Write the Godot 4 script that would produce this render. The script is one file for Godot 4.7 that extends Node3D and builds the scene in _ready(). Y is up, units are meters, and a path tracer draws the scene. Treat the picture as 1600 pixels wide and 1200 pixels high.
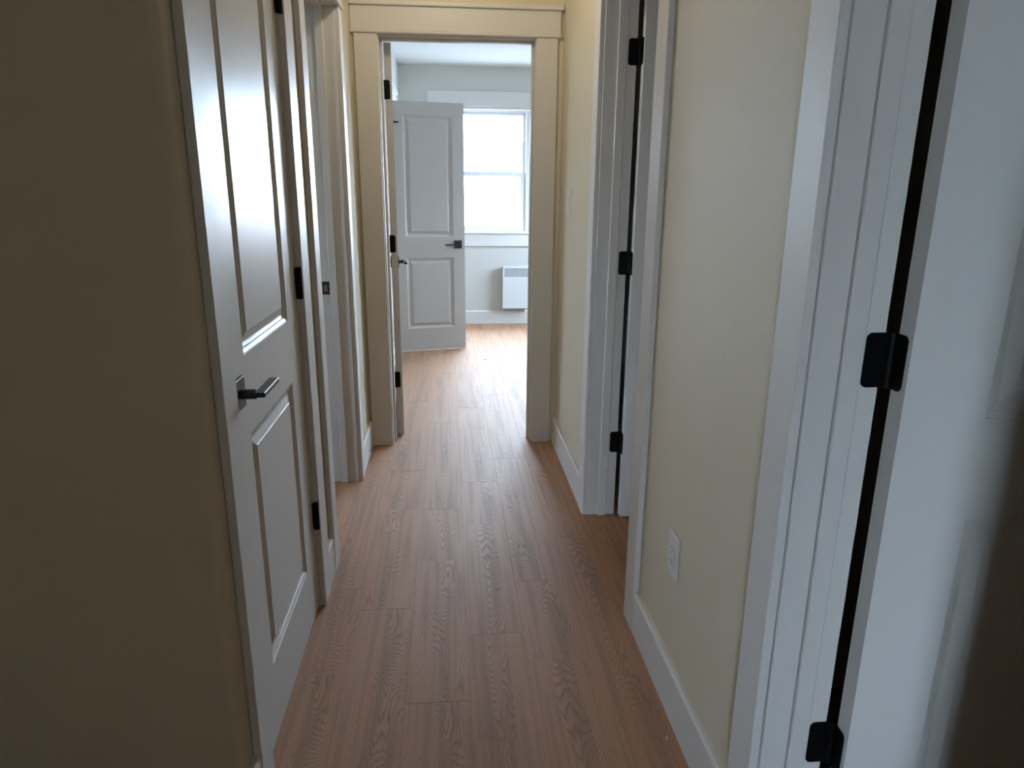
extends Node3D

# Metres, y up. The hallway runs along -z; the camera stands at its near end.
const CEIL := 2.53        # ceiling height
const XL := -0.44         # hallway face of the left wall
const XR := 0.571         # hallway face of the right wall
const TW := 0.121         # thickness of the inner walls
const ZE := -3.61         # hallway face of the end wall
const ZB := -7.29         # room face of the bedroom's far wall
const XBL := -0.455       # room face of the bedroom's left wall
const LAMP := 0.95           # energy of the hallway lamp
const BBH := 0.14         # baseboard height

var M := {}
var taken := {}


func _ready() -> void:
	# ---------------------------------------------------------------- camera
	var cam := Camera3D.new()
	cam.name = "camera"
	cam.fov = 2.0 * rad_to_deg(atan(600.0 / 1078.0))
	cam.transform = Transform3D(Basis(Vector3(0.996, 0.008, 0.090), Vector3(0.016, 0.965, -0.263), Vector3(-0.089, 0.263, 0.961)).orthonormalized(), Vector3(0, 1.32, 0))
	cam.near = 0.02
	cam.far = 200.0
	add_child(cam)
	cam.current = true
	# ---------------------------------------------------------------- sky and exposure
	var we := WorldEnvironment.new()
	we.name = "environment"
	var env := Environment.new()
	var sky := Sky.new()
	var sm := ProceduralSkyMaterial.new()
	sm.sky_top_color = Color(0.80, 0.90, 1.0)
	sm.sky_horizon_color = Color(0.83, 0.92, 1.0)
	sm.ground_bottom_color = Color(0.62, 0.64, 0.64)
	sm.ground_horizon_color = Color(0.80, 0.84, 0.86)
	sm.sky_energy_multiplier = 10.8
	sm.ground_energy_multiplier = 10.8
	sky.sky_material = sm
	env.background_mode = Environment.BG_SKY
	env.sky = sky
	env.ambient_light_source = Environment.AMBIENT_SOURCE_DISABLED
	env.tonemap_mode = Environment.TONE_MAPPER_LINEAR
	env.tonemap_exposure = 0.218
	env.sdfgi_enabled = true
	env.ssao_enabled = true
	env.ssil_enabled = true
	we.environment = env
	add_child(we)
	# ---------------------------------------------------------------- daylight in the windows
	daylight("daylight_bedroom", Vector3(0.84, 1.55, ZB - 0.19), 180.0, Vector2(1.74, 1.14), 16.0)
	daylight("daylight_living_room", Vector3(-2.22, 1.32, 6.19), 0.0, Vector2(1.15, 1.8), 26.0)

	make_materials()
	build_shell()
	build_floor()
	build_frames()
	build_doors()
	build_windows()
	build_fittings()
	build_outside()


func daylight(called: String, at: Vector3, turn: float, size: Vector2, energy: float) -> void:
	var l := AreaLight3D.new()
	l.name = called
	l.position = at
	l.rotation_degrees.y = turn
	l.area_size = size
	l.area_range = 30.0
	l.area_attenuation = 2.0
	l.light_color = Color(0.80, 0.90, 1.0)
	l.light_energy = energy
	l.shadow_enabled = true
	add_child(l)


# ==================================================================== helpers
func numbered(called: String) -> String:
	var n: int = taken.get(called, -1) + 1
	taken[called] = n
	return called if n == 0 else "%s_%03d" % [called, n]


func tag(o: Node3D, label: String, category: String, group := "", kind := "") -> void:
	o.set_meta("label", label)
	o.set_meta("category", category)
	if group != "":
		o.set_meta("group", group)
	if kind != "":
		o.set_meta("kind", kind)


func root(called: String, at := Vector3.ZERO, turn := 0.0) -> Node3D:
	var o := Node3D.new()
	o.name = numbered(called)
	o.position = at
	o.rotation_degrees.y = turn
	add_child(o)
	return o


func st() -> SurfaceTool:
	var s := SurfaceTool.new()
	s.begin(Mesh.PRIMITIVE_TRIANGLES)
	return s


func commit(s: SurfaceTool, called: String, m: Material, parent: Node3D, kind := "") -> MeshInstance3D:
	var o := MeshInstance3D.new()
	o.name = called if parent != self else numbered(called)
	o.mesh = s.commit()
	o.material_override = m
	if kind != "":
		o.set_meta("kind", kind)
	parent.add_child(o, true)
	return o


func tri(s: SurfaceTool, a: Vector3, b: Vector3, c: Vector3, hint: Vector3) -> void:
	var n := (b - a).cross(c - a)
	if n.length_squared() < 1e-20:
		return
	n = n.normalized()
	var p := [a, b, c]
	if n.dot(hint) > 0.0:
		p = [a, c, b]
	else:
		n = -n
	for v: Vector3 in p:
		s.set_normal(n)
		s.set_uv(Vector2(v.x + v.z, v.y))
		s.add_vertex(v)


func quad(s: SurfaceTool, a: Vector3, b: Vector3, c: Vector3, d: Vector3, hint: Vector3) -> void:
	tri(s, a, b, c, hint)
	tri(s, a, c, d, hint)


# a box between two corners with every edge chamfered by e
func bx(s: SurfaceTool, lo: Vector3, hi: Vector3, e := 0.0) -> void:
	var c := (lo + hi) / 2.0
	var h := (hi - lo).abs() / 2.0
	e = minf(e, minf(h.x, minf(h.y, h.z)) * 0.9)
	var ax := [Vector3.RIGHT, Vector3.UP, Vector3.BACK]
	for i in 3:
		var u: Vector3 = ax[(i + 1) % 3]
		var v: Vector3 = ax[(i + 2) % 3]
		var hu := h[(i + 1) % 3] - e
		var hv := h[(i + 2) % 3] - e
		for q: float in [-1.0, 1.0]:
			var n: Vector3 = ax[i] * q
			var o: Vector3 = c + n * h[i]
			quad(s, o - u * hu - v * hv, o + u * hu - v * hv, o + u * hu + v * hv, o - u * hu + v * hv, n)
	if e <= 0.0:
		return
	for i in 3:
		var w: Vector3 = ax[i]
		var u: Vector3 = ax[(i + 1) % 3]
		var v: Vector3 = ax[(i + 2) % 3]
		var hw := h[i] - e
		var hu := h[(i + 1) % 3]
		var hv := h[(i + 2) % 3]
		for a: float in [-1.0, 1.0]:
			for b: float in [-1.0, 1.0]:
				var p := c + u * a * hu + v * b * (hv - e)
				var r := c + u * a * (hu - e) + v * b * hv
				quad(s, p - w * hw, p + w * hw, r + w * hw, r - w * hw, u * a + v * b)
	for a: float in [-1.0, 1.0]:
		for b: float in [-1.0, 1.0]:
			for d: float in [-1.0, 1.0]:
				var k := Vector3(a, b, d)
				tri(s, c + k * Vector3(h.x, h.y - e, h.z - e), c + k * Vector3(h.x - e, h.y, h.z - e), c + k * Vector3(h.x - e, h.y - e, h.z), k)


func cyl(s: SurfaceTool, p0: Vector3, p1: Vector3, r: float, seg := 20, e := 0.0) -> void:
	var w := (p1 - p0).normalized()
	var u := w.cross(Vector3.UP if absf(w.y) < 0.9 else Vector3.RIGHT).normalized()
	var v := w.cross(u)
	var rings := [[p0, r - e], [p0 + w * e, r], [p1 - w * e, r], [p1, r - e]] if e > 0.0 else [[p0, r], [p1, r]]
	for k in seg:
		var a := TAU * k / seg
		var b := TAU * (k + 1) / seg
		var da := u * cos(a) + v * sin(a)
		var db := u * cos(b) + v * sin(b)
		for j in rings.size() - 1:
			var q: Array = rings[j]
			var t: Array = rings[j + 1]
			quad(s, q[0] + da * q[1], q[0] + db * q[1], t[0] + db * t[1], t[0] + da * t[1], da + db)
		var f: Array = rings[0]
		var g: Array = rings[-1]
		tri(s, f[0], f[0] + da * f[1], f[0] + db * f[1], -w)
		tri(s, g[0], g[0] + da * g[1], g[0] + db * g[1], w)


# a polygon in the plane (u, v) pushed out along w by depth
func extrude(s: SurfaceTool, poly: PackedVector2Array, o: Vector3, u: Vector3, v: Vector3, depth: Vector3) -> void:
	var mid := Vector2.ZERO
	for p in poly:
		mid += p / poly.size()
	for i in poly.size():
		var p := poly[i]
		var q := poly[(i + 1) % poly.size()]
		var a := o + u * p.x + v * p.y
		var b := o + u * q.x + v * q.y
		var out := (p + q) / 2.0 - mid
		var edge := (q - p).orthogonal()
		if edge.dot(out) < 0.0:
			edge = -edge
		quad(s, a, b, b + depth, a + depth, u * edge.x + v * edge.y)
	var t := Geometry2D.triangulate_polygon(poly)
	for i in range(0, t.size(), 3):
		var a := o + u * poly[t[i]].x + v * poly[t[i]].y
		var b := o + u * poly[t[i + 1]].x + v * poly[t[i + 1]].y
		var c := o + u * poly[t[i + 2]].x + v * poly[t[i + 2]].y
		tri(s, a, b, c, -depth)
		tri(s, a + depth, b + depth, c + depth, depth)


# a rectangle with its corners rounded; which corners: [lower left, lower right, upper right, upper left]
func rounded(w0: float, w1: float, h0: float, h1: float, r: float, which := [true, true, true, true]) -> PackedVector2Array:
	var out := PackedVector2Array()
	var cs := [Vector2(w0, h0), Vector2(w1, h0), Vector2(w1, h1), Vector2(w0, h1)]
	var ins := [Vector2(1, 1), Vector2(-1, 1), Vector2(-1, -1), Vector2(1, -1)]
	for k in 4:
		var c: Vector2 = cs[k]
		if not which[k]:
			out.append(c)
			continue
		var m: Vector2 = c + ins[k] * r
		for j in 7:
			var a := PI + PI / 2 * k + PI / 2 * j / 6.0
			out.append(m + Vector2(cos(a), sin(a)) * r)
	return out


# ==================================================================== materials
func noise_tex(freq: float, size: int, normal: bool, strength := 1.0, rng := 1, octaves := 3) -> NoiseTexture2D:
	var n := FastNoiseLite.new()
	n.noise_type = FastNoiseLite.TYPE_SIMPLEX_SMOOTH
	n.seed = rng
	n.frequency = freq
	n.fractal_octaves = octaves
	var t := NoiseTexture2D.new()
	t.width = size
	t.height = size
	t.seamless = true
	t.noise = n
	t.as_normal_map = normal
	t.bump_strength = strength
	return t


func flat(called: String, c: Color, rough: float, metal := 0.0) -> StandardMaterial3D:
	var m := StandardMaterial3D.new()
	m.resource_name = called
	m.albedo_color = c
	m.roughness = rough
	m.metallic = metal
	return m


func textured(m: StandardMaterial3D, t: NoiseTexture2D, scale: float, amount: float) -> StandardMaterial3D:
	m.uv1_triplanar = true
	m.uv1_world_triplanar = true
	m.uv1_scale = Vector3.ONE * scale
	m.normal_enabled = true
	m.normal_texture = t
	m.normal_scale = amount
	return m


func make_materials() -> void:
	var stipple := noise_tex(0.06, 256, true, 3.0, 3)
	var brushed := noise_tex(0.02, 256, true, 2.0, 7)
	M.wall = textured(flat("cream wall paint", Color8(229, 219, 197), 0.55), stipple, 3.0, 0.12)
	M.bedwall = textured(flat("off-white bedroom wall paint", Color8(219, 218, 213), 0.55), stipple, 3.0, 0.12)
	M.ceiling = textured(flat("white ceiling paint", Color8(238, 238, 236), 0.9), stipple, 2.0, 0.3)
	M.trim = textured(flat("white trim paint", Color8(236, 234, 231), 0.42), brushed, 1.5, 0.05)
	M.door = textured(flat("white door paint", Color8(237, 236, 233), 0.35), brushed, 1.2, 0.06)
	M.black = flat("black metal", Color8(14, 14, 16), 0.32)
	M.door.metallic_specular = 0.36
	M.hinge = flat("matt black steel", Color8(10, 10, 11), 0.5)
	M.hinge.metallic_specular = 0.25
	M.plastic = flat("white plastic", Color8(240, 239, 236), 0.35)
	M.slot = flat("dark slot", Color8(70, 68, 66), 0.7)
	M.rawwood = flat("bare wood in the strike hole", Color8(150, 112, 80), 0.8)
	M.vinyl = flat("white window vinyl", Color8(240, 242, 244), 0.35)
	M.heater = flat("white enamel", Color8(238, 240, 242), 0.4)
	M.glass = flat("window glass", Color(1, 1, 1, 0.06), 0.02)
	M.glass.transparency = BaseMaterial3D.TRANSPARENCY_ALPHA
	M.chip = flat("pale wood chip", Color8(214, 190, 160), 0.8)
	M.outwall = flat("outside wall", Color8(200, 200, 196), 0.8)
	M.ground = flat("pale gravel", Color8(214, 213, 208), 0.95)
	M.siding = flat("pale siding", Color8(226, 232, 230), 0.7)
	M.red = flat("red paint", Color8(206, 60, 66), 0.6)
	M.lamp = flat("lit opal lamp shade", Color8(250, 244, 232), 0.4)
	M.lamp.emission_enabled = true
	M.lamp.emission = Color(1.0, 0.95, 0.86)
	M.lamp.emission_energy_multiplier = 4.0
	M.subfloor = flat("subfloor", Color8(60, 44, 34), 0.9)
	M.oak = []
	for k in 4:
		M.oak.append(oak(k))


# the print and emboss of a vinyl oak plank: u across 0.175 m, v along 1.19 m
func oak(k: int) -> StandardMaterial3D:
	var w := 256
	var h := 1024
	var n := FastNoiseLite.new()
	n.seed = 40 + k
	n.frequency = 1.0
	n.noise_type = FastNoiseLite.TYPE_SIMPLEX
	n.fractal_type = FastNoiseLite.FRACTAL_NONE
	var col := PackedByteArray()
	col.resize(w * h * 3)
	var hgt := PackedByteArray()
	hgt.resize(w * h)
	var rough := PackedByteArray()
	rough.resize(w * h)
	var base := Vector3(178, 136, 107)
	var dark := Vector3(128, 93, 70)
	var grey := Vector3(138, 110, 90)
	var b: float = [1.3, 1.9, 0.9, 1.5][k]
	var rings: float = [34.0, 28.0, 40.0, 31.0][k]
	var side: float = [0.45, 0.62, 0.30, 0.55][k]
	for y in h:
		var v := y / float(h)
		var mid := side + 0.13 * n.get_noise_2d(v * 2.2, 11.0)
		for x in w:
			var u := x / float(w)
			var d := u - mid
			var warp := n.get_noise_2d(u * 2.2, v * 2.4) * 0.085 + n.get_noise_2d(u * 10.0, v * 9.0) * 0.006
			var p := rings * (v - b * d * d * (1.0 + 0.8 * absf(d)) + warp)
			p = p - floorf(p)
			var line := smoothstep(0.35, 0.9, p) * (1.0 - smoothstep(0.9, 1.0, p))
			var pore := n.get_noise_2d(u * 120.0, v * 26.0)
			pore = smoothstep(0.25, 0.75, pore)
			var tone := n.get_noise_2d(u * 3.2 + 50.0, v * 1.6)
			var tone2 := n.get_noise_2d(u * 7.0 + 90.0, v * 1.3)
			var near := exp(-d * d * 13.0)
			var g := clampf(line * (0.14 + 0.34 * near) + pore * 0.24 + maxf(0.0, tone2) * 0.14, 0.0, 1.0)
			var c := base.lerp(dark, g)
			c = c.lerp(grey, clampf(near * (0.16 + 0.5 * tone) + 0.22 * tone2, 0.0, 0.5))
			var i := y * w + x
			col[i * 3] = int(c.x)
			col[i * 3 + 1] = int(c.y)
			col[i * 3 + 2] = int(c.z)
			hgt[i] = int(255.0 * clampf(0.80 - 0.45 * line * (0.4 + near) - 0.35 * pore, 0.0, 1.0))
			rough[i] = int(255.0 * clampf(0.56 + 0.14 * line + 0.12 * pore + 0.02 * tone, 0.0, 1.0))
	var m := StandardMaterial3D.new()
	m.resource_name = "oak plank print"
	m.albedo_texture = picture(col, w, h, Image.FORMAT_RGB8)
	m.roughness = 1.0
	m.roughness_texture = picture(rough, w, h, Image.FORMAT_L8)
	m.heightmap_enabled = true
	m.heightmap_scale = 0.035
	m.heightmap_texture = picture(hgt, w, h, Image.FORMAT_L8)
	return m


func picture(data: PackedByteArray, w: int, h: int, f: int) -> ImageTexture:
	var img := Image.create_from_data(w, h, false, f, data)
	img.generate_mipmaps()
	return ImageTexture.create_from_image(img)


# ==================================================================== room shell
func wall(called: String, label: String, boxes: Array, m: Material = null, category := "wall") -> MeshInstance3D:
	var s := st()
	for b: Array in boxes:
		bx(s, Vector3(b[0], b[1], b[2]), Vector3(b[3], b[4], b[5]))
	var o := commit(s, called, m if m else M.wall, self)
	tag(o, label, category, "", "structure")
	return o


# a wall along z between z0 and z1 (z0 < z1) with openings [z low, z high, y low, y high]
func along_z(x0: float, x1: float, z0: float, z1: float, holes: Array) -> Array:
	var out := []
	var z := z0
	for h: Array in holes:
		out.append([x0, 0, z, x1, CEIL, h[0]])
		if h[2] > 0.0:
			out.append([x0, 0, h[0], x1, h[2], h[1]])
		out.append([x0, h[3], h[0], x1, CEIL, h[1]])
		z = h[1]
	out.append([x0, 0, z, x1, CEIL, z1])
	return out


func along_x(z0: float, z1: float, x0: float, x1: float, holes: Array) -> Array:
	var out := []
	var x := x0
	for h: Array in holes:
		out.append([x, 0, z0, h[0], CEIL, z1])
		if h[2] > 0.0:
			out.append([h[0], 0, z0, h[1], h[2], z1])
		out.append([h[0], h[3], z0, h[1], CEIL, z1])
		x = h[1]
	out.append([x, 0, z0, x1, CEIL, z1])
	return out


const DH := 2.045         # clear height of the doorways
const RO := 0.019         # jamb thickness, so the hole in the wall is that much larger

func build_shell() -> void:
	var t := DH + RO
	# left hallway wall with its two doorways and the rounded corner
	var s := st()
	for b: Array in along_z(XL - TW, XL, ZE - TW, -1.235, [[-3.107 - RO, -2.365 + RO, 0.0, t], [-2.058 - RO, -1.367 + RO, 0.0, t]]):
		bx(s, Vector3(b[0], b[1], b[2]), Vector3(b[3], b[4], b[5]))
	bx(s, Vector3(-1.25, 0, -1.338), Vector3(XL - TW, CEIL, -1.217))
	bx(s, Vector3(XL - TW, 0, -1.235), Vector3(XL - 0.018, CEIL, -1.217))
	for k in 10:
		var a := PI / 2 * k / 10.0
		var b := PI / 2 * (k + 1) / 10.0
		var c := Vector3(XL - 0.018, 0, -1.235)
		var pa := Vector3(cos(a), 0, sin(a))
		var pb := Vector3(cos(b), 0, sin(b))
		var q := [[c + pa * 0.018, pa], [c + pb * 0.018 + Vector3(0, CEIL, 0), pb], [c + pa * 0.018 + Vector3(0, CEIL, 0), pa], [c + pa * 0.018, pa], [c + pb * 0.018, pb], [c + pb * 0.018 + Vector3(0, CEIL, 0), pb]]
		for e: Array in q:
			s.set_normal(e[1])
			s.set_uv(Vector2.ZERO)
			s.add_vertex(e[0])
	var wl := commit(s, "wall_left", M.wall, self)
	tag(wl, "cream hallway wall on the left with a rounded corner beside the closet door", "wall", "", "structure")
	wall("wall_right", "cream hallway wall on the right holding the outlet and the light switch", along_z(XR, XR + TW, ZE - TW, 2.8, [[-2.671 - RO, -1.949 + RO, 0.0, t], [-1.022 - RO, -0.26 + RO, 0.0, t]]))
	wall("wall_end", "cream wall closing the hallway round the bedroom doorway", along_x(ZE - TW, ZE, XL, XR, [[-0.313 - RO, 0.434 + RO, 0.0, t]]))
	wall("wall_bedroom_left", "pale bedroom wall on the left behind the open doors", along_z(XBL - TW, XBL, ZB, ZE - TW, [[-5.905 - 0.60 - RO, -5.905 + RO, 0.0, t]]), M.bedwall)
	wall("wall_bedroom_far", "pale bedroom wall with the window and the panel heater", along_x(ZB - 0.16, ZB, XBL - TW, 2.76, [[-0.08, 1.76, 0.94, 2.155]]), M.bedwall)
	wall("wall_bedroom_right", "pale bedroom wall on the right, out of sight", along_z(2.6, 2.76, ZB, ZE - TW, [[-6.95, -5.85, 0.94, 2.155]]), M.bedwall)
	wall("wall_bedroom_near", "bedroom side of the hallway partition", along_x(ZE - TW, ZE, XR + TW, 2.72, []), M.bedwall)
	# rooms beside and behind, closed boxes that only their windows light
	wall("wall_closet_back", "back of the closet behind the hallway door", along_z(-1.25, -1.13, -2.2, -1.338, []) + along_x(-2.32, -2.2, -1.25, XL - TW, []))
	wall("wall_bedroom_closet", "back of the closet beside the bedroom", along_z(-1.1, -1.0, ZB, -5.6, []) + along_x(-5.6, -5.5, -1.1, XBL - TW, []))
	wall("wall_side_room", "walls of the room through the open doorway on the left", along_x(-4.36, -4.2, -3.72, XBL - TW, [[-1.90, -1.40, 0.9, 2.25]]) + along_z(-3.72, -3.6, -4.2, -1.338, [[-2.3, -1.85, 0.9, 2.2]]) + along_x(-1.338, -1.217, -3.72, -1.25, []))
	wall("wall_near_rooms", "walls of the unlit rooms on the right of the hallway", along_z(1.50, 1.62, ZE, 2.8, []) + along_x(-1.65, -1.55, XR + TW, 1.5, []) + along_x(0.6, 0.72, XR + TW, 1.5, []))
	wall("wall_passage", "wall of the passage on the left of the camera", along_z(-1.17, -1.05, -1.217, 2.8, []))
	wall("wall_living_room", "walls of the living room behind the camera", along_x(2.8, 2.92, -3.32, -1.05, []) + along_x(2.8, 2.92, XR + TW, 2.62, []) + along_z(-3.32, -3.2, 2.92, 6.0, []) + along_z(2.5, 2.62, 2.92, 6.0, []) + along_x(6.0, 6.16, -3.32, 2.62, [[-2.85, -1.6, 0.35, 2.3]]))
	wall("ceiling", "flat white ceiling over the bedroom and hallway", [[-3.72, CEIL, -7.45, 2.72, CEIL + 0.2, 6.16]], M.ceiling, "ceiling")
	# baseboards
	base("baseboard_left_near", "short white baseboard between the rounded corner and the closet door", Vector3(XL, 0, -1.225), Vector3(XL, 0, -1.279), Vector3.RIGHT)
	base("baseboard_left_middle", "short white baseboard between the closet door and the open left doorway", Vector3(XL, 0, -2.164), Vector3(XL, 0, -2.279), Vector3.RIGHT)
	base("baseboard_left_far", "white baseboard between the open left doorway and the end of the hallway", Vector3(XL, 0, -3.194), Vector3(XL, 0, ZE + 0.018), Vector3.RIGHT)
	base("baseboard_right_near", "long white baseboard under the wall outlet", Vector3(XR, 0, -1.116), Vector3(XR, 0, -1.846), Vector3.LEFT)
	base("baseboard_right_far", "white baseboard under the light switch at the end of the hallway", Vector3(XR, 0, -2.768), Vector3(XR, 0, ZE), Vector3.LEFT)
	base("baseboard_bedroom_far", "white baseboard below the panel heater in the bedroom", Vector3(XBL, 0, ZB), Vector3(2.6, 0, ZB), Vector3.BACK)
	base("baseboard_bedroom_left", "white baseboard along the bedroom's left wall", Vector3(XBL, 0, -5.78), Vector3(XBL, 0, ZE - TW - 0.02), Vector3.RIGHT)
	base("baseboard_corner", "white baseboard along the dark wall facing the camera", Vector3(-1.05, 0, -1.217), Vector3(XL - 0.012, 0, -1.217), Vector3.BACK)


func base(called: String, label: String, a: Vector3, b: Vector3, out: Vector3) -> void:
	var s := st()
	var t := 0.016
	extrude(s, PackedVector2Array([Vector2(0, 0), Vector2(t, 0), Vector2(t, BBH - 0.009), Vector2(t - 0.006, BBH), Vector2(0, BBH)]), a, out, Vector3.UP, b - a)
	var o := commit(s, called, M.trim, self)
	tag(o, label, "baseboard", "", "structure")


func plank_mesh(w: float, l: float, k: int, flip: bool) -> ArrayMesh:
	var s := st()
	plank_into(s, Vector3.ZERO, w, l, k, flip)
	return s.commit()


# one plank lying from o towards +x by w and -z by l, its arris eased so that the joints show
func plank_into(s: SurfaceTool, o: Vector3, w: float, l: float, k: int, flip: bool) -> void:
	var e := 0.0009
	var lo := [Vector3(0, 0, 0), Vector3(w, 0, 0), Vector3(w, 0, -l), Vector3(0, 0, -l)]
	var hi := [Vector3(e, 0, -e), Vector3(w - e, 0, -e), Vector3(w - e, 0, -l + e), Vector3(e, 0, -l + e)]
	var uvs := [Vector2(0, 0), Vector2(1, 0), Vector2(1, 1), Vector2(0, 1)]
	var off := Vector2(0.0, 0.37 * k)
	var put := func(p: Vector3, uv: Vector2, n: Vector3) -> void:
		s.set_normal(n)
		s.set_uv(Vector2(1.0 - uv.x if flip else uv.x, uv.y * l / 1.19) + off)
		s.add_vertex(o + p)
	for j: int in [0, 2, 1, 0, 3, 2]:
		put.call(hi[j], uvs[j], Vector3.UP)
	var nn := [Vector3(0, 1, 1), Vector3(1, 1, 0), Vector3(0, 1, -1), Vector3(-1, 1, 0)]
	for j in 4:
		var q := (j + 1) % 4
		var n: Vector3 = nn[j].normalized()
		var d := Vector3(0, -e * 1.6, 0)
		var ps := [[hi[j], uvs[j]], [hi[q], uvs[q]], [lo[q] + d, uvs[q]], [hi[j], uvs[j]], [lo[q] + d, uvs[q]], [lo[j] + d, uvs[j]]]
		for p: Array in ps:
			put.call(p[0], p[1], n)


func build_floor() -> void:
	var f := root("floor")
	tag(f, "brown oak plank floor running the length of the hallway into the bedroom", "floor", "", "structure")
	var s := st()
	bx(s, Vector3(-3.72, -0.2, -7.45), Vector3(2.72, -0.0014, 6.16))
	commit(s, "floor_base", M.subfloor, f)
	var rest := []
	for k in 4:
		rest.append(st())
	var meshes := {}
	var rng := RandomNumberGenerator.new()
	rng.seed = 5
	var w := 0.175
	var l := 1.19
	var known := {0: -1.58, 1: -1.87, 2: -2.165, 3: -2.475, -1: -2.03, -2: -2.16}   # a butt joint seen in each row of planks, counted from x = -0.135
	var used := [0, 0, 0, 0]
	for c in range(-20, 15):
		var x := -0.135 + w * c
		var start: float = known.get(c, -rng.randf() * l)
		start += l * 7.0
		var z := start
		var tone := rng.randi() % 4
		while z - l > -7.29 - l:
			if z < 6.0 + l:
				var z0 := minf(z, 5.99)
				var z1 := maxf(z - l, -7.28)
				var x0 := maxf(x, -3.6)
				tone = (tone + 1 + rng.randi() % 3) % 4
				var k := rng.randi() % 2
				var flip := rng.randf() < 0.5
				if z0 - z1 > 0.03:
					var seen := x > -0.9 and x < 1.3 and z1 < 0.2
					if seen:
						var key := "%d %d %.3f" % [k, int(flip), z0 - z1]
						if not meshes.has(key):
							meshes[key] = plank_mesh(w, z0 - z1, k, flip)
						var p := MeshInstance3D.new()
						p.name = "plank"
						p.mesh = meshes[key]
						p.material_override = M.oak[tone]
						p.position = Vector3(x, 0, z0)
						f.add_child(p, true)
					else:
						plank_into(rest[tone], Vector3(x0, 0, z0), x + w - x0, z0 - z1, k, flip)
			z -= l
	for k in 4:
		commit(rest[k], "more_planks", M.oak[k], f, "stuff")


# ==================================================================== doorways
# Local axes: clear opening x 0..w, hallway face of the wall z = 0 (hallway towards +z), wall behind it down to -TW.
# swings: +1 the door closes on the hallway side, -1 on the room side. cw: casing widths left, right.
func frame(called: String, label: String, at: Vector3, turn: float, w: float, swings: int, cw: Array, limits := [-9.0, 9.0], back_cw := [0.09, 0.09]) -> Node3D:
	var o := root(called, at, turn)
	tag(o, label, "door frame", "", "structure")
	var H := DH
	var e := 0.0015
	for q: float in [0.0, 1.0]:
		var s := st()
		bx(s, Vector3(-RO if q == 0.0 else w, 0, -TW), Vector3(0.0 if q == 0.0 else w + RO, H + RO, 0), e)
		commit(s, "jamb", M.trim, o)
	var hd := st()
	bx(hd, Vector3(0, H, -TW), Vector3(w, H + RO, 0), e)
	commit(hd, "head_jamb", M.trim, o)
	var z0 := -TW + 0.039 if swings < 0 else -0.078
	var z1 := z0 + 0.034
	for q: float in [0.0, 1.0]:
		var s := st()
		bx(s, Vector3(0.0 if q == 0.0 else w - 0.011, 0, z0), Vector3(0.011 if q == 0.0 else w, H, z1), 0.002)
		commit(s, "door_stop", M.trim, o)
	var hs := st()
	bx(hs, Vector3(0.011, H - 0.011, z0), Vector3(w - 0.011, H, z1), 0.002)
	commit(hs, "head_stop", M.trim, o)
	for face: int in [1, -1]:
		var zf := 0.0 if face == 1 else -TW
		var widths: Array = cw if face == 1 else back_cw
		var put := func(n: String, x0: float, x1: float, y0: float, y1: float, t: float, ch: float) -> void:
			var s := st()
			x0 = maxf(x0, limits[0])
			x1 = minf(x1, limits[1])
			bx(s, Vector3(x0, y0, minf(zf, zf + t * face)), Vector3(x1, y1, maxf(zf, zf + t * face)), ch)
			commit(s, n, M.trim, o)
		var xa: float = -0.005 - widths[0]
		var xb: float = w + 0.005 + widths[1]
		if widths[0] > 0.0:
			put.call("casing", xa, -0.005, 0.0, H + 0.005, 0.018, 0.002)
		put.call("casing", w + 0.005, xb, 0.0, H + 0.005, 0.018, 0.002)
		if widths[0] <= 0.0:
			xa = 0.03
		put.call("fillet", xa - 0.017, xb + 0.017, H + 0.005, H + 0.019, 0.027, 0.004)
		put.call("header_board", xa - 0.013, xb + 0.013, H + 0.019, H + 0.123, 0.020, 0.002)
		put.call("header_cap", xa - 0.024, xb + 0.024, H + 0.123, H + 0.144, 0.034, 0.003)
	return o


func build_frames() -> void:
	frame("trim_1", "white casing round the closed closet door on the left", Vector3(XL, 0, -1.367), 90, 0.691, 1, [0.083, 0.101])
	var l2 := frame("trim_2", "white casing and jamb with a black strike plate, left doorway without a visible door", Vector3(XL, 0, -2.365), 90, 0.742, -1, [0.083, 0.078])
	frame("trim_3", "white casing with flat header and cap round the bedroom doorway at the hallway's end", Vector3(-0.313, 0, ZE), 0, 0.747, -1, [0.108, 0.102], [XL + 0.313, XR + 0.313], [0.09, 0.09])
	frame("trim_4", "white casing round the right doorway past the wall outlet", Vector3(XR, 0, -2.671), -90, 0.722, -1, [0.091, 0.097], [-9.0, 9.0], [0.0, 0.09])
	frame("trim_5", "white casing round the nearest doorway on the right", Vector3(XR, 0, -1.022), -90, 0.762, -1, [0.088, 0.09], [-9.0, 9.0], [0.0, 0.09])
	frame("trim_6", "white casing round the closet opening in the bedroom's left wall", Vector3(XBL, 0, -5.905), 90, 0.60, 1, [0.085, 0.085])
	# strike plate in the rabbet of the far jamb of the left doorway
	var p := st()
	var x := 0.742
	for b: Array in [[-0.118, -0.109, 0.892, 0.949], [-0.094, -0.083, 0.892, 0.949], [-0.109, -0.094, 0.892, 0.906], [-0.109, -0.094, 0.935, 0.949]]:
		bx(p, Vector3(x - 0.0016, b[2], b[0]), Vector3(x + 0.001, b[3], b[1]))
	var plate := commit(p, "strike_plate", M.black, l2)
	var hole := st()
	bx(hole, Vector3(x - 0.0006, 0.906, -0.109), Vector3(x + 0.001, 0.935, -0.094))
	commit(hole, "latch_hole", M.rawwood, plate)
	plate.set_meta("label", "black strike plate")


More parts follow.
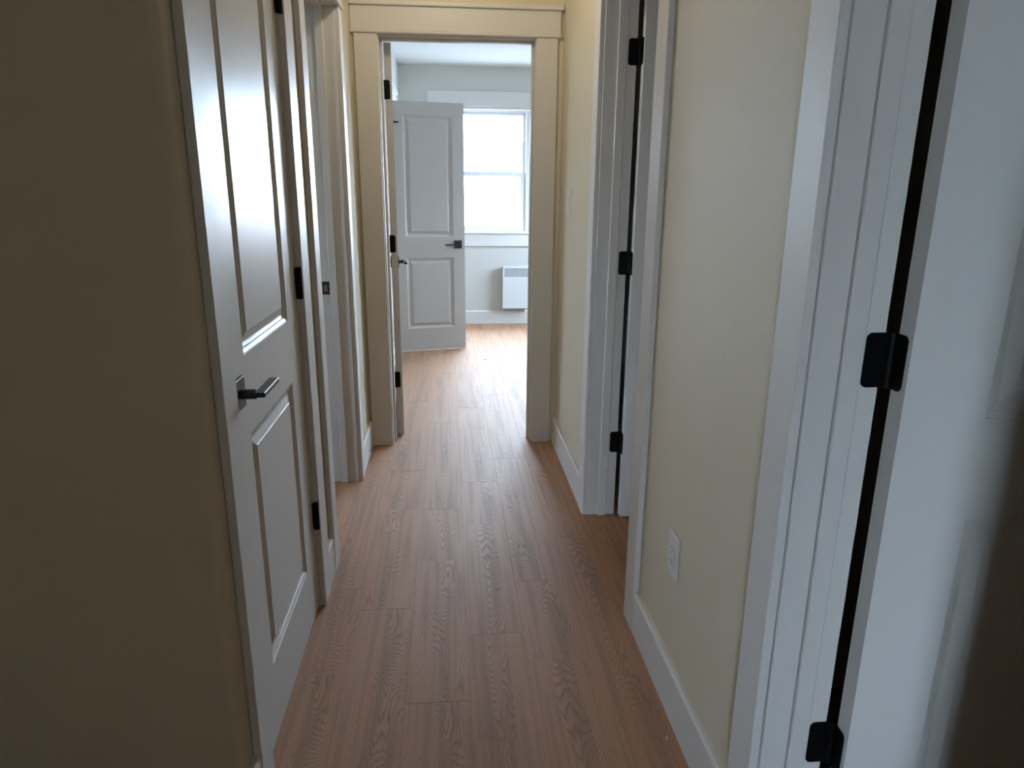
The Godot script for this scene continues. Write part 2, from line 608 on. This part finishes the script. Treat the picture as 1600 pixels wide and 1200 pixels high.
# ==================================================================== doors
# A two-panel moulded door hung on a pin at its root: the slab spans x 0.002.. w and lies on the side s of the pin in z.
# opened: turn of the slab away from the jamb leaf, in degrees (0 is closed).
func door(called: String, label: String, pin: Vector3, turn: float, w: float, side: float, stile: float, opened: float, open_in: float, category := "door") -> Node3D:
	var o := root(called, pin, turn)
	tag(o, label, category, "", "structure")
	var x0 := 0.002
	var x1 := x0 + w
	var y0 := 0.010
	var y1 := DH - 0.004
	var za := 0.012 * side          # the face with the hinge knuckles
	var zb := 0.047 * side
	var pans := [[x0 + stile, x1 - stile, 0.205, 0.805], [x0 + stile, x1 - stile, 0.982, y1 - 0.105]]
	var s := st()
	# edges
	var e := 0.0015
	quad(s, Vector3(x0, y0, za), Vector3(x0, y1, za), Vector3(x0, y1, zb), Vector3(x0, y0, zb), Vector3.LEFT)
	quad(s, Vector3(x1, y0, za), Vector3(x1, y1, za), Vector3(x1, y1, zb), Vector3(x1, y0, zb), Vector3.RIGHT)
	quad(s, Vector3(x0, y0, za), Vector3(x1, y0, za), Vector3(x1, y0, zb), Vector3(x0, y0, zb), Vector3.DOWN)
	quad(s, Vector3(x0, y1, za), Vector3(x1, y1, za), Vector3(x1, y1, zb), Vector3(x0, y1, zb), Vector3.UP)
	var profile := [[0.0, 0.0], [0.002, 0.0022], [0.011, 0.0055], [0.0125, 0.0078], [0.021, 0.0105], [0.025, 0.0105]]
	var raised := [[0.025, 0.0105], [0.044, 0.0035], [0.0455, 0.0018]]
	var fields := [st(), st()]
	for face in 2:
		var z := za if face == 0 else zb
		var n := Vector3(0, 0, -side if face == 0 else side)
		var g := func(a: float, b: float, c: float, d: float) -> void:
			quad(s, Vector3(a, c, z), Vector3(b, c, z), Vector3(b, d, z), Vector3(a, d, z), n)
		g.call(x0, x0 + stile, y0, y1)
		g.call(x1 - stile, x1, y0, y1)
		g.call(x0 + stile, x1 - stile, y0, pans[0][2])
		g.call(x0 + stile, x1 - stile, pans[0][3], pans[1][2])
		g.call(x0 + stile, x1 - stile, pans[1][3], y1)
		for k in 2:
			var b: Array = pans[k]
			loops(s, b, profile, z, n)
			loops(fields[k], b, raised, z, n)
			var i: float = raised[-1][0]
			var zz: float = z - n.z * raised[-1][1]
			quad(fields[k], Vector3(b[0] + i, b[2] + i, zz), Vector3(b[1] - i, b[2] + i, zz), Vector3(b[1] - i, b[3] - i, zz), Vector3(b[0] + i, b[3] - i, zz), n)
	commit(s, "stile_frame", M.door, o)
	for k in 2:
		commit(fields[k], "panel", M.door, o)
	for y: float in [0.33, 1.07, 1.825]:
		hinge(o, y, side, opened, open_in)
	handle(o, Vector3(x1 - 0.060, 0.915, za), -side)
	handle(o, Vector3(x1 - 0.060, 0.915, zb), side)
	var lp := st()
	bx(lp, Vector3(x1 - 0.001, 0.887, minf(za, zb) + 0.006), Vector3(x1 + 0.0006, 0.943, maxf(za, zb) - 0.006))
	bx(lp, Vector3(x1, 0.906, minf(za, zb) + 0.011), Vector3(x1 + 0.0016, 0.924, maxf(za, zb) - 0.011), 0.0005)
	commit(lp, "latch_plate", M.black, o)
	return o


func loops(s: SurfaceTool, b: Array, profile: Array, z: float, n: Vector3) -> void:
	for j in profile.size() - 1:
		var p: Array = profile[j]
		var q: Array = profile[j + 1]
		var a := corners(b, p[0], z - n.z * p[1])
		var c := corners(b, q[0], z - n.z * q[1])
		for k in 4:
			var r := (k + 1) % 4
			quad(s, a[k], a[r], c[r], c[k], n)


func corners(b: Array, i: float, z: float) -> Array:
	return [Vector3(b[0] + i, b[2] + i, z), Vector3(b[1] - i, b[2] + i, z), Vector3(b[1] - i, b[3] - i, z), Vector3(b[0] + i, b[3] - i, z)]


# knuckle on the pin, one leaf let into the door edge, the other on the jamb
func hinge(o: Node3D, y: float, side: float, opened: float, open_in: float) -> void:
	var hh := 0.045
	var s := st()
	for k in 5:
		var a := y - hh + 0.018 * k
		cyl(s, Vector3(0, a + 0.0001, 0), Vector3(0, a + 0.0179, 0), 0.0080, 20, 0.0003)
	cyl(s, Vector3(0, y + hh, 0), Vector3(0, y + hh + 0.0015, 0), 0.0060, 14, 0.0005)
	cyl(s, Vector3(0, y - hh - 0.0015, 0), Vector3(0, y - hh, 0), 0.0060, 14, 0.0005)
	var k := commit(s, "hinge", M.hinge, o)
	# leaf on the door's edge: from the pin along z
	var d := st()
	extrude(d, rounded(0.0, 0.037, y - hh, y + hh, 0.010, [false, true, true, false]), Vector3(0.0002, 0, 0), Vector3(0, 0, side), Vector3.UP, Vector3(0.0022, 0, 0))
	commit(d, "leaf", M.hinge, k)
	# leaf on the jamb: the door's own leaf turned back by the angle it is opened
	var j := st()
	var turn := Basis(Vector3.UP, deg_to_rad(opened * open_in))
	extrude(j, rounded(0.0, 0.044, y - hh, y + hh, 0.010, [false, true, true, false]), turn * Vector3(-0.0008, 0, 0), turn * Vector3(0, 0, side), Vector3.UP, turn * Vector3(0.0022, 0, 0))
	commit(j, "leaf", M.hinge, k)


# square rose, round neck and flat bar lever pointing towards the hinge
func handle(o: Node3D, at: Vector3, out: float) -> void:
	var n := Vector3(0, 0, out)
	var r := st()
	var a := at + Vector3(-0.033, -0.033, 0)
	var b := at + Vector3(0.033, 0.033, 0) + n * 0.008
	bx(r, Vector3(a.x, a.y, minf(a.z, b.z)), Vector3(b.x, b.y, maxf(a.z, b.z)), 0.0012)
	var h := commit(r, "handle", M.black, o)
	var c := st()
	cyl(c, at + n * 0.008, at + n * 0.040, 0.0105, 20, 0.0008)
	bx_oriented(c, at + n * 0.040, n)
	commit(c, "lever", M.black, h)


func bx_oriented(s: SurfaceTool, at: Vector3, n: Vector3) -> void:
	var a := at + Vector3(-0.118, -0.0055, 0) - n * 0.003
	var b := at + Vector3(0.0095, 0.0055, 0) + n * 0.019
	bx(s, Vector3(a.x, a.y, minf(a.z, b.z)), Vector3(b.x, b.y, maxf(a.z, b.z)), 0.0012)


func build_doors() -> void:
	# closed closet door on the left: pin at the far side, knuckles in the hallway
	door("door_1", "closed white two-panel closet door with a black lever, nearest on the left", Vector3(XL + 0.008, 0, -2.058), 270, 0.686, 1.0, 0.130, 0.0, 0.0)
	# bedroom door, opened past square so that only its hinge edge shows
	door("door_2", "white bedroom door opened away, seen only by its hinge edge in the end doorway", Vector3(-0.313, 0, ZE - TW - 0.012), 94.35, 0.742, 1.0, 0.12, 94.35, -1.0)
	# the two right-hand doors, opened square into their rooms
	door("door_3", "open white door at the second right doorway, only its edge in view", Vector3(XR + TW + 0.012, 0, -2.671), 0, 0.717, 1.0, 0.13, 90.0, -1.0)
	door("door_4", "open white two-panel door at the right edge, nearest the camera", Vector3(XR + TW + 0.012, 0, -1.022), 0, 0.757, 1.0, 0.143, 90.0, -1.0)
	# closet door standing open in the bedroom
	var b := door("door_5", "white two-panel door standing open inside the bedroom before the window", Vector3(XBL + 0.012, 0, -5.895), 12, 0.598, -1.0, 0.097, 78.0, 1.0)
	var s := st()
	cyl(s, Vector3(0, 1.874, 0), Vector3(0.0, 1.882, 0), 0.009, 14, 0.001)
	bx(s, Vector3(-0.004, 1.874, -0.006), Vector3(0.062, 1.884, 0.014), 0.001)
	commit(s, "pin_stop", M.black, b)


# ==================================================================== windows
# Local axes: room face of the wall z = 0 (room towards +z), opening x 0..w, y y0..y1, wall depth 0.16.
func window(called: String, label: String, at: Vector3, turn: float, w: float, y0: float, y1: float, units: int) -> void:
	var o := root(called, at, turn)
	tag(o, label, "window", "", "structure")
	# wooden lining of the opening
	var s := st()
	bx(s, Vector3(0, y0, -0.075), Vector3(0.012, y1, 0.0))
	bx(s, Vector3(w - 0.012, y0, -0.075), Vector3(w, y1, 0.0))
	bx(s, Vector3(0.012, y1 - 0.012, -0.075), Vector3(w - 0.012, y1, 0.0))
	commit(s, "lining", M.trim, o)
	s = st()
	bx(s, Vector3(-0.10, y1 + 0.008, 0), Vector3(w + 0.10, y1 + 0.150, 0.020), 0.002)
	commit(s, "head_casing", M.trim, o)
	for q: float in [0.0, 1.0]:
		s = st()
		bx(s, Vector3(-0.092 if q == 0.0 else w, y0, 0), Vector3(0.0 if q == 0.0 else w + 0.092, y1 + 0.008, 0.018), 0.002)
		commit(s, "casing", M.trim, o)
	s = st()
	bx(s, Vector3(-0.10, y0 - 0.002, -0.075), Vector3(w + 0.10, y0 + 0.014, 0.032), 0.003)
	commit(s, "sill", M.trim, o)
	s = st()
	bx(s, Vector3(-0.092, y0 - 0.128, 0), Vector3(w + 0.092, y0 - 0.002, 0.018), 0.002)
	commit(s, "apron", M.trim, o)
	var uw := w / units
	for u in units:
		var a := uw * u
		var b := a + uw
		var f := st()
		var fw := 0.036
		bx(f, Vector3(a, y0, -0.155), Vector3(a + fw, y1, -0.075), 0.002)
		bx(f, Vector3(b - fw, y0, -0.155), Vector3(b, y1, -0.075), 0.002)
		bx(f, Vector3(a + fw, y1 - 0.024, -0.155), Vector3(b - fw, y1, -0.075), 0.002)
		bx(f, Vector3(a + fw, y0, -0.155), Vector3(b - fw, y0 + 0.030, -0.075), 0.002)
		commit(f, "window_frame", M.vinyl, o)
		var mid := (y0 + y1) / 2.0 - 0.01
		sash(o, a + fw, b - fw, mid - 0.02, y1 - 0.024, -0.145, -0.118, 0.030, 0.030)
		sash(o, a + fw, b - fw, y0 + 0.030, mid + 0.02, -0.112, -0.085, 0.055, 0.045)
		var lk := st()
		bx(lk, Vector3((a + b) / 2 - 0.03, mid + 0.02, -0.112), Vector3((a + b) / 2 + 0.03, mid + 0.028, -0.09), 0.002)
		commit(lk, "sash_lock", M.vinyl, o)


func sash(o: Node3D, x0: float, x1: float, y0: float, y1: float, z0: float, z1: float, side: float, rail: float) -> void:
	var s := st()
	bx(s, Vector3(x0, y0, z0), Vector3(x0 + side, y1, z1), 0.002)
	bx(s, Vector3(x1 - side, y0, z0), Vector3(x1, y1, z1), 0.002)
	bx(s, Vector3(x0 + side, y0, z0), Vector3(x1 - side, y0 + rail, z1), 0.002)
	bx(s, Vector3(x0 + side, y1 - rail, z0), Vector3(x1 - side, y1, z1), 0.002)
	var q := commit(s, "sash", M.vinyl, o)
	var g := st()
	var zm := (z0 + z1) / 2.0
	quad(g, Vector3(x0 + side, y0 + rail, zm), Vector3(x1 - side, y0 + rail, zm), Vector3(x1 - side, y1 - rail, zm), Vector3(x0 + side, y1 - rail, zm), Vector3.BACK)
	commit(g, "pane", M.glass, q)


func build_windows() -> void:
	window("window_1", "bright white double-hung window behind the open bedroom door", Vector3(-0.08, 0, ZB), 0, 1.84, 0.94, 2.155, 2)
	window("window_2", "window of the room through the left doorway", Vector3(-1.90, 0, -4.2), 0, 0.50, 0.9, 2.25, 1)
	window("window_5", "second window of the room through the left doorway", Vector3(-3.6, 0, -1.85), 90, 0.45, 0.9, 2.2, 1)
	window("window_3", "living room window behind the camera", Vector3(-1.6, 0, 6.0), 180, 1.25, 0.35, 2.3, 1)
	window("window_4", "window in the right wall of the bedroom, out of the frame", Vector3(2.6, 0, -6.95), -90, 1.1, 0.94, 2.155, 1)


# ==================================================================== small things on the walls and floor
func build_fittings() -> void:
	# outlet on the right wall: local z is out of the wall
	var o := root("wall_outlet", Vector3(XR, 0.425, -1.562), -90)
	tag(o, "white wall outlet low on the right wall between the two right doorways", "outlet")
	var s := st()
	bx(s, Vector3(-0.0365, -0.0585, 0), Vector3(0.0365, 0.0585, 0.0062), 0.0022)
	commit(s, "cover_plate", M.plastic, o)
	s = st()
	bx(s, Vector3(-0.0168, -0.0335, 0.0060), Vector3(0.0168, 0.0335, 0.0082), 0.0010)
	var rc := commit(s, "receptacle", M.plastic, o)
	s = st()
	for y: float in [-0.017, 0.017]:
		bx(s, Vector3(-0.0075, y - 0.001, 0.0080), Vector3(-0.0055, y + 0.008, 0.0084))
		bx(s, Vector3(0.0055, y - 0.001, 0.0080), Vector3(0.0075, y + 0.007, 0.0084))
		cyl(s, Vector3(0, y - 0.007, 0.0080), Vector3(0, y - 0.007, 0.0084), 0.0024, 12)
	commit(s, "socket_slots", M.slot, rc)
	for y: float in [-0.047, 0.047]:
		s = st()
		cyl(s, Vector3(0, y, 0.0060), Vector3(0, y, 0.0070), 0.0030, 14, 0.0004)
		commit(s, "screw", M.plastic, o)
	# light switch near the end of the hallway
	o = root("light_switch", Vector3(XR, 1.293, -3.305), -90)
	tag(o, "white rocker light switch on the right wall near the bedroom doorway", "light switch")
	s = st()
	bx(s, Vector3(-0.0365, -0.0585, 0), Vector3(0.0365, 0.0585, 0.0062), 0.0022)
	commit(s, "cover_plate", M.plastic, o)
	s = st()
	extrude(s, PackedVector2Array([Vector2(0.0060, -0.0335), Vector2(0.0110, -0.0335), Vector2(0.0080, 0.0), Vector2(0.0088, 0.0335), Vector2(0.0060, 0.0335)]), Vector3(-0.0165, 0, 0), Vector3.BACK, Vector3.UP, Vector3(0.033, 0, 0))
	commit(s, "rocker", M.plastic, o)
	for y: float in [-0.047, 0.047]:
		s = st()
		cyl(s, Vector3(0, y, 0.0060), Vector3(0, y, 0.0070), 0.0030, 14, 0.0004)
		commit(s, "screw", M.plastic, o)
	# panel heater under the bedroom window
	o = root("panel_heater", Vector3(0.705, 0.165, ZB), 0)
	tag(o, "small white wall-mounted panel heater with a top grille, below the bedroom window", "heater")
	var hw := 0.145
	var hh := 0.445
	var g0 := hh - 0.112
	var g1 := hh - 0.024
	s = st()
	bx(s, Vector3(-hw, 0, 0.018), Vector3(hw, g0, 0.066), 0.004)
	bx(s, Vector3(-hw, g1, 0.018), Vector3(hw, hh, 0.066), 0.004)
	bx(s, Vector3(-hw, g0 - 0.005, 0.018), Vector3(-hw + 0.020, g1 + 0.005, 0.066), 0.003)
	bx(s, Vector3(hw - 0.020, g0 - 0.005, 0.018), Vector3(hw, g1 + 0.005, 0.066), 0.003)
	commit(s, "heater_case", M.heater, o)
	s = st()
	bx(s, Vector3(-hw + 0.018, g0 - 0.004, 0.020), Vector3(hw - 0.018, g1 + 0.004, 0.042))
	commit(s, "grille_back", M.slot, o)
	s = st()
	for k in 20:
		var x := -hw + 0.020 + (2 * hw - 0.040) * k / 19.0
		bx(s, Vector3(x - 0.0026, g0, 0.056), Vector3(x + 0.0026, g1, 0.064))
	for k in 6:
		var y := g0 + (g1 - g0) * k / 5.0
		bx(s, Vector3(-hw + 0.018, y - 0.0028, 0.057), Vector3(hw - 0.018, y + 0.0028, 0.0635))
	commit(s, "grille", M.heater, o, "stuff")
	s = st()
	bx(s, Vector3(-0.09, 0.04, 0), Vector3(-0.06, hh - 0.05, 0.02))
	bx(s, Vector3(0.06, 0.04, 0), Vector3(0.09, hh - 0.05, 0.02))
	commit(s, "wall_bracket", M.heater, o)
	# flush ceiling lamp over the far half of the hallway
	o = root("ceiling_lamp", Vector3(0.0, CEIL, -2.75), 0)
	tag(o, "round flush ceiling lamp glowing warm over the hallway", "ceiling lamp")
	s = st()
	cyl(s, Vector3(0, -0.022, 0), Vector3(0, 0, 0), 0.15, 40, 0.003)
	commit(s, "base", M.plastic, o)
	s = st()
	cyl(s, Vector3(0, -0.060, 0), Vector3(0, -0.022, 0), 0.135, 40, 0.020)
	commit(s, "lamp_shade", M.lamp, o)
	var lamp := OmniLight3D.new()
	lamp.name = "lamp_light"
	lamp.position = Vector3(0.0, CEIL - 0.12, -2.75)
	lamp.light_color = Color(1.0, 0.94, 0.82)
	lamp.light_energy = LAMP
	lamp.light_size = 0.05
	lamp.omni_range = 12.0
	lamp.omni_attenuation = 2.0
	lamp.shadow_enabled = true
	add_child(lamp)
	# crumbs left on the floor
	chip("floor_chip", "tiny pale wood chip lying mid-floor in the hallway", Vector3(0.155, 0, -2.123), 0.014, 40)
	chip("floor_chip", "tiny pale chip on the floor against the right baseboard under the outlet", Vector3(0.530, 0, -1.405), 0.011, 100)
	chip("floor_chip", "tiny chip on the bedroom floor past the open white door", Vector3(0.291, 0, -5.597), 0.022, 10)


func chip(called: String, label: String, at: Vector3, l: float, turn: float) -> void:
	var s := st()
	extrude(s, PackedVector2Array([Vector2(-l / 2, -l * 0.16), Vector2(l * 0.2, -l * 0.22), Vector2(l / 2, l * 0.02), Vector2(l * 0.3, l * 0.2), Vector2(-l * 0.1, l * 0.12), Vector2(-l * 0.42, l * 0.16)]), Vector3.ZERO, Vector3.RIGHT, Vector3.BACK, Vector3(0, l * 0.22, 0))
	var o := commit(s, called, M.chip, self)
	o.position = at
	o.rotation_degrees.y = turn
	tag(o, label, "wood chip")


# ==================================================================== outside the bedroom window
func build_outside() -> void:
	var s := st()
	bx(s, Vector3(-60, -1.2, -70), Vector3(60, -0.9, 40))
	var g := commit(s, "ground", M.ground, self)
	tag(g, "pale ground outside the bedroom window", "ground", "", "structure")
	var o := root("neighbouring_house", Vector3(-1.1, -0.9, -15.0))
	tag(o, "pale sided house washed out by daylight beyond the bedroom window", "house")
	s = st()
	bx(s, Vector3(-5.0, 0, -5.0), Vector3(2.0, 2.3, -0.03))
	commit(s, "house_wall", M.siding, o)
	for k in 15:
		s = st()
		var y := 0.02 + 0.15 * k
		extrude(s, PackedVector2Array([Vector2(-0.03, y), Vector2(0.018, y), Vector2(0.004, y + 0.152), Vector2(-0.03, y + 0.152)]), Vector3(-5.0, 0, 0), Vector3.BACK, Vector3.UP, Vector3(7.0, 0, 0))
		commit(s, "siding_board", M.siding, o)
	s = st()
	bx(s, Vector3(0.9, 1.35, 0.0), Vector3(1.5, 2.0, 0.04), 0.004)
	var w := commit(s, "window", M.vinyl, o)
	s = st()
	bx(s, Vector3(0.97, 1.42, 0.035), Vector3(1.43, 1.93, 0.045))
	commit(s, "pane", flat("tinted glass", Color8(150, 176, 168), 0.1), w)
	s = st()
	extrude(s, PackedVector2Array([Vector2(0.4, 2.25), Vector2(0.4, 2.4), Vector2(-2.5, 3.3), Vector2(-5.4, 2.4), Vector2(-5.4, 2.25)]), Vector3(-5.3, 0, 0), Vector3.BACK, Vector3.UP, Vector3(7.5, 0, 0))
	commit(s, "roof", M.outwall, o)
	o = root("red_shed", Vector3(3.0, -0.9, -22.0))
	tag(o, "small red-fronted shed far outside, faint through the lower sash", "shed")
	s = st()
	bx(s, Vector3(-0.9, 0, -1.5), Vector3(0.9, 2.5, 0), 0.01)
	commit(s, "shed_wall", M.red, o)
	s = st()
	extrude(s, PackedVector2Array([Vector2(-1.05, 2.5), Vector2(1.05, 2.5), Vector2(0, 3.0)]), Vector3(0, 0, 0.15), Vector3.RIGHT, Vector3.UP, Vector3(0, 0, -1.8))
	commit(s, "shed_roof", M.outwall, o)
